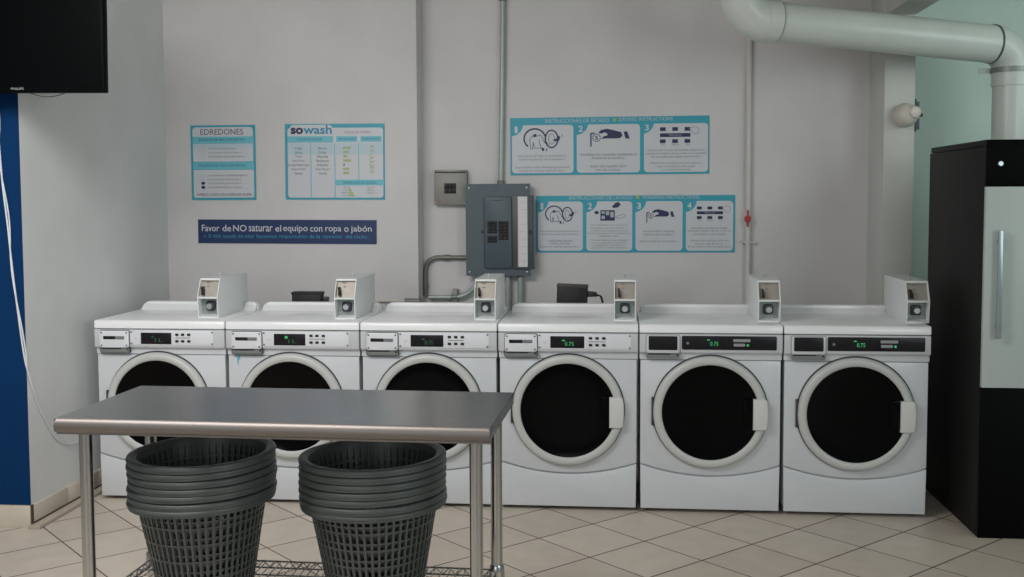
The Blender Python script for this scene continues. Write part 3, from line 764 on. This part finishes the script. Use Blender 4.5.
s.poly('pictogram_drawer', P_navy, [[(364, 398), (416, 398), (416, 436), (364, 436)], [(342, 404), (352, 399), (360, 408), (352, 413), (343, 411)], [(405, 386), (418, 372), (430, 368), (437, 378), (428, 388), (412, 390)]])
s.poly('pictogram_drawer_cell', P_hair, [[(368, 402), (380, 402), (380, 411), (368, 411)], [(384, 402), (396, 402), (396, 416), (384, 416)], [(400, 404), (412, 404), (412, 424), (400, 424)], [(368, 418), (380, 418), (380, 430), (368, 430)]], 4)
t = MB(); s.stroke(t, [(418, 424), (430, 418), (448, 412), (454, 418), (446, 426), (428, 428), (418, 424)], 1.6, -.004); t.build('pictogram_bottle', P_grey, s.o)
lines(s, [('Introduce la ropa en la lavadora.', 217, 474, 70, 8), ('Cierra la puerta de la lavadora.', 217, 485, 68, 8), ('Load clothes into the', 217, 508, 44, 8), ('washing machine.', 217, 519, 38, 8), ('Close the washing machine door.', 217, 531, 72, 8),
          ('Pon el detergente de ropa, que en', 396, 452, 68, 7), ('empaque el suavizante y', 396, 463, 68, 7), ('el cloro al compartimento.', 396, 473, 68, 7), ('Puedes blanquear en el compartimento', 396, 482, 78, 7), ('número uno.', 396, 491, 36, 7),
          ('Put in the dispenser soap, detergent,', 396, 507, 68, 7), ('in compartment, softener', 396, 517, 64, 7), ('compartment and bleach in', 396, 526, 58, 7), ('compartment of the dispenser.', 396, 535, 64, 7),
          ('Introduce las 2 monedas', 574, 474, 56, 8), ('al fichero de la lavadora.', 574, 486, 54, 8), ('Insert 2 coins into the coinbox.', 574, 510, 68, 8),
          ('Selecciona el ciclo de lavado', 756, 463, 64, 8), ('deseado, y espera 30 min o 26 min', 756, 474, 78, 8), ('si escogiste el ciclo rápido.', 756, 486, 60, 8), ('Choose the washing cycle and', 756, 509, 68, 8), ('select it, wait 30 min or', 756, 520, 50, 8), ('26 min if you chose the quick cycle.', 756, 531, 78, 8)])

# ================================================================== ELECTRICAL
E_ = thing('electrical_panel', 'blue-grey electrical panel with its door open, on the back wall', 'electrical panel', (1.967, 1.36, 1.085), (0, -.004, 0))
W, H = .398, .565
bxy = MB().box((-W/2+.01, -.085, .005), (W/2-.01, 0, H-.005), .003).build('enclosure', M_panel, E_)
fp = MB(); z0, z1 = .045, .482; a, b = -.082, .083
fp.box((-W/2, -.095, 0), (W/2, -.085, z0)).box((-W/2, -.095, z1), (W/2, -.085, H)).box((-W/2, -.095, z0), (a, -.085, z1)).box((b, -.095, z0), (W/2, -.085, z1))
fp.build('front_cover', M_panel, E_)
MB().prism(rrect(a-.006, z0-.006, b+.006, z1+.006, .022), 'y', -.0965, -.094, .001).build('door_opening_rim', mat('panel_rim_dark', (46, 54, 58), .5, noise=.03), E_)
MB().prism(rrect(a, z0, b, z1, .018), 'y', -.0975, -.0945, .0008).build('dead_front', M_panel, E_)
for (xa, xb, zb, zt, n_) in ((-.064, -.006, .263, .337, 4), (.004, .065, .222, .337, 6), (-.064, -.006, .205, .246, 2)):
    for k in range(n_):
        h = (zt-zb)/n_
        for q in range(2):
            m0 = xa+(xb-xa)*q/2
            br = MB().box((m0+.0006, -.104, zb+k*h+.0006), (m0+(xb-xa)/2-.0006, -.096, zb+(k+1)*h-.0006), .001).build('breaker', M_matte, E_)
            MB().box((m0+.008, -.109, zb+k*h+h*.3), (m0+.018, -.103, zb+k*h+h*.7), .001).build('breaker_switch', M_black, br)
dr = MB().box((.090, -.106, .040), (.224, -.098, .492), .002).build('open_door', M_paneld, E_)
MB().box((.124, -.1072, .055), (.183, -.1055, .486)).build('paper_label', M_paper, dr)
rl = MB()
for k in range(20): rl.box((.120, -.1074, .06+k*.021), (.126, -.1056, .06+k*.021+.012))
rl.build('label_red_edge', M_paperred, dr)
pl = MB()
for k in range(9): pl.box((.140, -.1076, .09+k*.045), (.172, -.107, .092+k*.045))
pl.build('label_print', P_hair, dr)
MB().cyl((.202, -.106, .268), (.202, -.116, .268), .011, 14, bev=.002).build('door_latch', M_black, dr)
MB().box((-.100, -.102, .262), (-.092, -.094, .282), .001).build('cover_catch', M_black, E_)
MB().box((-.03, -.102, .462), (.03, -.096, .467), .001).box((-.03, -.102, .056), (.03, -.096, .060), .001).build('door_catch', M_paneld, E_)
for sx in (-.178, .178):
    for sz in (.024, .541): MB().lathe([(0, .003), (.005, .0025), (.0068, .001), (.0068, -.003), (0, -.003)], 12, Matrix.Translation((sx, -.095, sz)) @ ROTF).build('screw', M_chrome, E_)

G = thing('breaker_box', 'small grey breaker box left of the electrical panel', 'breaker box', (1.665, 1.36, 1.523), (0, .006, 0))
MB().box((-.100, -.05, .0), (.102, 0, .214), .002).build('enclosure', M_conduitd, G)
MB().box((-.101, -.058, -.002), (.103, -.050, .196), .002).build('front_cover', M_boxgrey, G)
MB().box((-.096, -.0505, .196), (.098, -.049, .204)).build('top_gap', M_matte, G)
for k in range(3):
    for q in range(2):
        br = MB().box((-.036+k*.0245, -.064, .069+q*.032), (-.036+k*.0245+.0235, -.057, .069+q*.032+.031), .001).build('breaker', M_matte, G)
        MB().box((-.030+k*.0245, -.070, .078+q*.032), (-.030+k*.0245+.011, -.063, .078+q*.032+.012), .001).build('breaker_switch', M_black, br)
for sx, sz in ((.047, .170), (-.090, .01), (.092, .012)): MB().cyl((sx, -.058, sz), (sx, -.061, sz), .006, 10).build('screw', M_screw, G)
MB().box((-.094, -.0592, .012), (-.064, -.0575, .024)).build('rating_label', mat('faded_label', (150, 118, 110), .7, noise=.1), G)

def conduit(name, label, pts, r, m, couplings=(), straps=()):
    o = thing(name, label, 'conduit', pts[0])
    ps = [Vector(p)-Vector(pts[0]) for p in pts]
    MB().tube(ps, r, 12).build('tube', m, o)
    for p, q in couplings:
        MB().cyl(Vector(p)-Vector(pts[0]), Vector(q)-Vector(pts[0]), r*1.3, 14, bev=.002).build('coupling', M_conduitd, o)
    for p in straps:
        p = Vector(p)-Vector(pts[0])
        MB().box(p+Vector((-.05, .0, -.009)), p+Vector((.05, .022, .009)), .002).build('strap', m, o)
    return o
yc = 1.335
conduit('conduit', 'tall galvanised conduit rising from the top of the electrical panel', [(1.978, yc-.005, 1.645), (1.990, yc-.005, 2.3), (1.999, yc-.005, 3.0)], .017, M_conduit,
        [((1.978, yc-.005, 1.642), (1.979, yc-.005, 1.672)), ((1.9945, yc-.005, 2.765), (1.9955, yc-.005, 2.82))])
loop = smooth([(1.772, yc, 1.193), (1.70, yc, 1.193), (1.62, yc, 1.193), (1.566, yc, 1.191), (1.524, yc, 1.168), (1.503, yc, 1.118), (1.500, yc, 1.04), (1.500, yc, .955)], 5)
conduit('conduit', 'grey conduit looping from the electrical panel\'s left side down behind the lids', loop, .0145, M_conduitd,
        [((1.66, yc, 1.193), (1.615, yc, 1.193)), ((1.500, yc, 1.03), (1.500, yc, .995))])
low = smooth([(1.525, yc-.02, .945), (1.60, yc-.02, .946), (1.70, yc-.02, .948), (1.76, yc-.02, .966), (1.815, yc-.02, 1.015), (1.83, yc-.015, 1.078)], 5)
o = conduit('conduit', 'grey conduit running low behind the third washing machine and bending up to the electrical panel', low, .0145, M_conduit, [((1.665, yc-.02, .947), (1.705, yc-.02, .949))])
MB().box((.150, -.012, -.11), (.182, .0475, .052), .003).build('strut', M_conduitd, o)
conduit('conduit', 'pale conduit lying along the step of the back wall behind the third washing machine', [(1.16, 1.170, .936), (1.50, 1.170, .936)], .012, M_pvcw,
        [((1.40, 1.170, .936), (1.50, 1.170, .936))])
for xx, which in ((2.021, 'left'), (2.099, 'right')):
    conduit('conduit', 'grey conduit under the electrical panel, %s of the pair, dropping behind the washers' % which, [(xx, yc-.02, 1.092), (xx, yc-.02, .35), (xx, yc-.02, .0)], .018, M_conduit,
            [((xx, yc-.02, 1.095), (xx, yc-.02, 1.075))])

# painted riser with red valve
R_ = thing('water_pipe', 'pale painted vertical pipe with a red valve on the back wall', 'pipe', (3.485, 1.335, 0))
MB().cyl((.005, 0, 0), (-.004, 0, 3.0), .0175, 20).build('pipe', M_pvcw, R_)
v_ = MB().box((-.010, -.040, 1.385), (.0, -.022, 1.485), .003).lathe([(0, .0), (.019, .0), (.021, .006), (.017, .014), (0, .016)], 20, Matrix.Translation((-.005, -.03, 1.432)) @ ROTF)
v_.build('valve_handle', M_red, R_)
MB().box((-.024, -.022, 1.41), (.016, .012, 1.455), .006).build('valve_body', M_pvcw, R_)
MB().box((-.042, -.012, 1.284), (.042, .0, 1.296), .003).cyl((-.036, -.02, 1.29), (-.036, .025, 1.29), .008, 10).cyl((.036, -.02, 1.29), (.036, .025, 1.29), .008, 10).build('clamp', M_pvcw, R_)

# ================================================================== BIG EXHAUST PIPE
X_ = thing('exhaust_pipe', 'thick white plastic pipe crossing the upper right corner with two elbows', 'pipe', (4.80, .80, 1.7))
O = Vector((4.80, .80, 1.7))
A = Vector((3.425, .35, 2.466)); B = Vector((4.705, .78, 2.384)); rp = .102
d = (B-A).normalized()
run = MB().tube([A-O, (A+B)/2-O, B-O], rp, 36).build('pipe', M_pvc, X_)
# left elbow: comes down from the ceiling
def elbow(p, d_in, d_out, R, n=10):
    pts = []
    # quarter-bend between directions (d_in unit, d_out unit) starting at p
    for k in range(n+1):
        a = PI/2*k/n
        pts.append(p+d_in*R*math.sin(a)+d_out*R*(1-math.cos(a)))
    return pts
el = elbow(A+d*.02, -d, Vector((0, 0, 1)), .135)
MB().tube([q-O for q in el], rp*1.08, 36).build('elbow', M_pvc, X_)
MB().tube([A-O+d*.0, A-O+d*.075], rp*1.10, 36).build('socket_collar', M_pvc, X_)
MB().tube([el[-1]-O-Vector((0, 0, .01)), el[-1]-O+Vector((0, 0, .5))], rp, 36).build('pipe', M_pvc, X_)
dj = MB().tube([A-O+d*.074, A-O+d*.082], rp*1.06, 36); dj.build('joint_line', M_dirt, X_)
MB().tube([B-O-d*.006, B-O+d*.004], rp*1.04, 36).build('joint_line', M_paneld, X_)
el2 = elbow(B, d, Vector((0, 0, -1)), .135)
MB().tube([q-O for q in el2], rp*1.03, 36).build('elbow', M_pvc, X_)
e2 = el2[-1]
MB().tube([e2-O+Vector((0, 0, .01)), e2-O-Vector((0, 0, .08))], rp*1.07, 36).build('socket_collar', M_pvc, X_)
MB().tube([e2-O, Vector((e2.x, e2.y, .0))-O], rp, 36).build('pipe', M_pvc, X_)
zz = e2.z+.005
st = MB().lathe([(rp*1.07+.001, -.014), (rp*1.07+.005, -.014), (rp*1.07+.005, .014), (rp*1.07+.001, .014)], 40, Matrix.Translation(Vector((e2.x, e2.y, zz))-O), closed=True)
st.box(Vector((e2.x-.175, e2.y+.005, zz-.014))-O, Vector((e2.x-.10, e2.y+.011, zz+.014))-O)
st.build('strap', M_strap, X_)
MB().box(Vector((e2.x-.15, e2.y-.115, zz-.015))-O+Vector((.17, 0, 0)), Vector((e2.x-.11, e2.y-.105, zz+.013))-O+Vector((.30, 0, 0))).build('blue_tape', M_tape, X_)

# ================================================================== PILLAR FITTINGS
L_ = thing('wall_lamp', 'round white globe fitting with a small cap on the pillar', 'lamp', (4.305, 1.0, 2.02))
MB().lathe([(0, 0), (.045, 0), (.062, .018), (.068, .045), (.062, .075), (.045, .098), (.02, .108), (0, .109)], 36, ROTF).build('globe', mat('globe_cream', (206, 200, 188), .45, noise=.03), L_)
MB().lathe([(0, 0), (.034, 0), (.036, .012), (.030, .030), (.016, .040), (0, .042)], 28, Matrix.Translation((.032, -.085, .012)) @ Matrix.Rotation(.25, 4, 'Z') @ ROTF).build('cap', M_bulb, L_)
H_ = thing('gate_latch', 'dark metal latch on the pillar\'s right edge', 'latch', (4.367, 1.02, 1.93))
MB().box((0, -.02, 0), (.010, .03, .185), .002).build('plate', M_paneld, H_)
MB().box((.006, -.018, .012), (.028, .012, .075), .003).box((.006, -.018, .110), (.026, .012, .170), .003).build('keeper', M_panel, H_)
MB().cyl((.0, -.01, .092), (.045, -.014, .094), .010, 12, bev=.002).build('bolt', M_paneld, H_)

# ================================================================== BLACK ADAPTERS ON THE MACHINES' REAR
D_ = thing('power_adapter', 'black power box with two cables behind the fourth washing machine', 'power adapter', (2.442, .652, .900), (0, .035, .0))
MB().box((-.085, -.032, .004), (.085, .035, .180), .006).build('case', M_matte, D_)
MB().box((-.087, -.034, .168), (.087, .037, .185), .004).build('case_lid', mat('adapter_lid', (62, 55, 52), .5, noise=.05), D_)
MB().prism([(.083, .118), (.083, .152), (.135, .146), (.140, .122)], 'y', -.015, .015, .004).build('cable_boot', M_black, D_)
for k in (0, 1):
    MB().tube(smooth([(.130, k*.012-.006, .134-k*.008), (.152+k*.004, .004, .126), (.165+k*.004, .006, .100), (.172+k*.003, .006, .055), (.172, .006, .012)], 5), .0042, 8).build('cable', M_black, D_)
D2 = thing('power_adapter', 'low black box behind the second washing machine, beside its coin box', 'power adapter', (.958, .652, .900))
MB().box((-.100, -.032, .002), (.070, .035, .132), .005).build('case', M_matte, D2)
MB().box((-.103, -.034, .122), (.073, .037, .136), .003).build('case_lid', MATS['matte_black_plastic'], D2)
MB().box((.068, -.02, .06), (.105, .02, .108), .004).build('cable_boot', M_black, D2)

# ================================================================== CAMERA
cam = bpy.data.cameras.new('camera'); co = bpy.data.objects.new('camera', cam); C.objects.link(co)
f_, yaw, pitch, roll = 1084.49, -.095, .06299, -.00366
cy_, sy_, cp_, sp_ = math.cos(yaw), math.sin(yaw), math.cos(pitch), math.sin(pitch)
fwd = Vector((sy_*cp_, cy_*cp_, -sp_)); right = Vector((cy_, -sy_, 0)); up = right.cross(fwd)
c_, s_ = math.cos(roll), math.sin(roll)
r2 = c_*right+s_*up; u2 = -s_*right+c_*up
M = Matrix((( r2.x, u2.x, -fwd.x, 2.68311), (r2.y, u2.y, -fwd.y, -5.35755), (r2.z, u2.z, -fwd.z, 1.57545), (0, 0, 0, 1)))
co.matrix_world = M
cam.sensor_fit = 'HORIZONTAL'; cam.sensor_width = 36; cam.lens = 36*f_/1024
cam.shift_y = -24.166/1024
cam.clip_start = .05
SC.camera = co

# ================================================================== LIGHT
wd = bpy.data.worlds.new('world'); SC.world = wd; wd.use_nodes = True
bg = wd.node_tree.nodes['Background']; bg.inputs[0].default_value = (*lin((206, 218, 224)), 1); bg.inputs[1].default_value = .22
def area(name, loc, target, sx, sy, power, col):
    l = bpy.data.lights.new(name, 'AREA'); l.shape = 'RECTANGLE'; l.size = sx; l.size_y = sy; l.energy = power; l.color = col
    o = bpy.data.objects.new(name, l); C.objects.link(o); o.location = loc
    o.rotation_euler = (Vector(target)-Vector(loc)).to_track_quat('-Z', 'Y').to_euler()
    return o
area('ceiling_light', (.7, -2.3, 2.95), (.7, -1.0, .0), 2.0, 1.6, 88, (1, .985, .97))
area('storefront_daylight', (.8, -8.0, 1.9), (.6, 1.0, 1.3), 3.5, 2.2, 28, (.98, .99, 1))
area('right_window_daylight', (6.2, -5.2, 2.3), (.8, 1.2, 1.5), 1.6, 1.8, 38, (.88, 1, .97))

area('green_wall_fill', (6.1, -.7, 2.5), (5.0, 1.6, 2.1), 1.0, .8, 7, (.84, 1, .96))  # added fill lamp without a known source, brightens the green wall

SC.view_settings.view_transform = 'Standard'
SC.view_settings.look = 'None'
SC.view_settings.gamma = 1
SC.view_settings.use_curve_mapping = False
SC.view_settings.exposure = 0.50
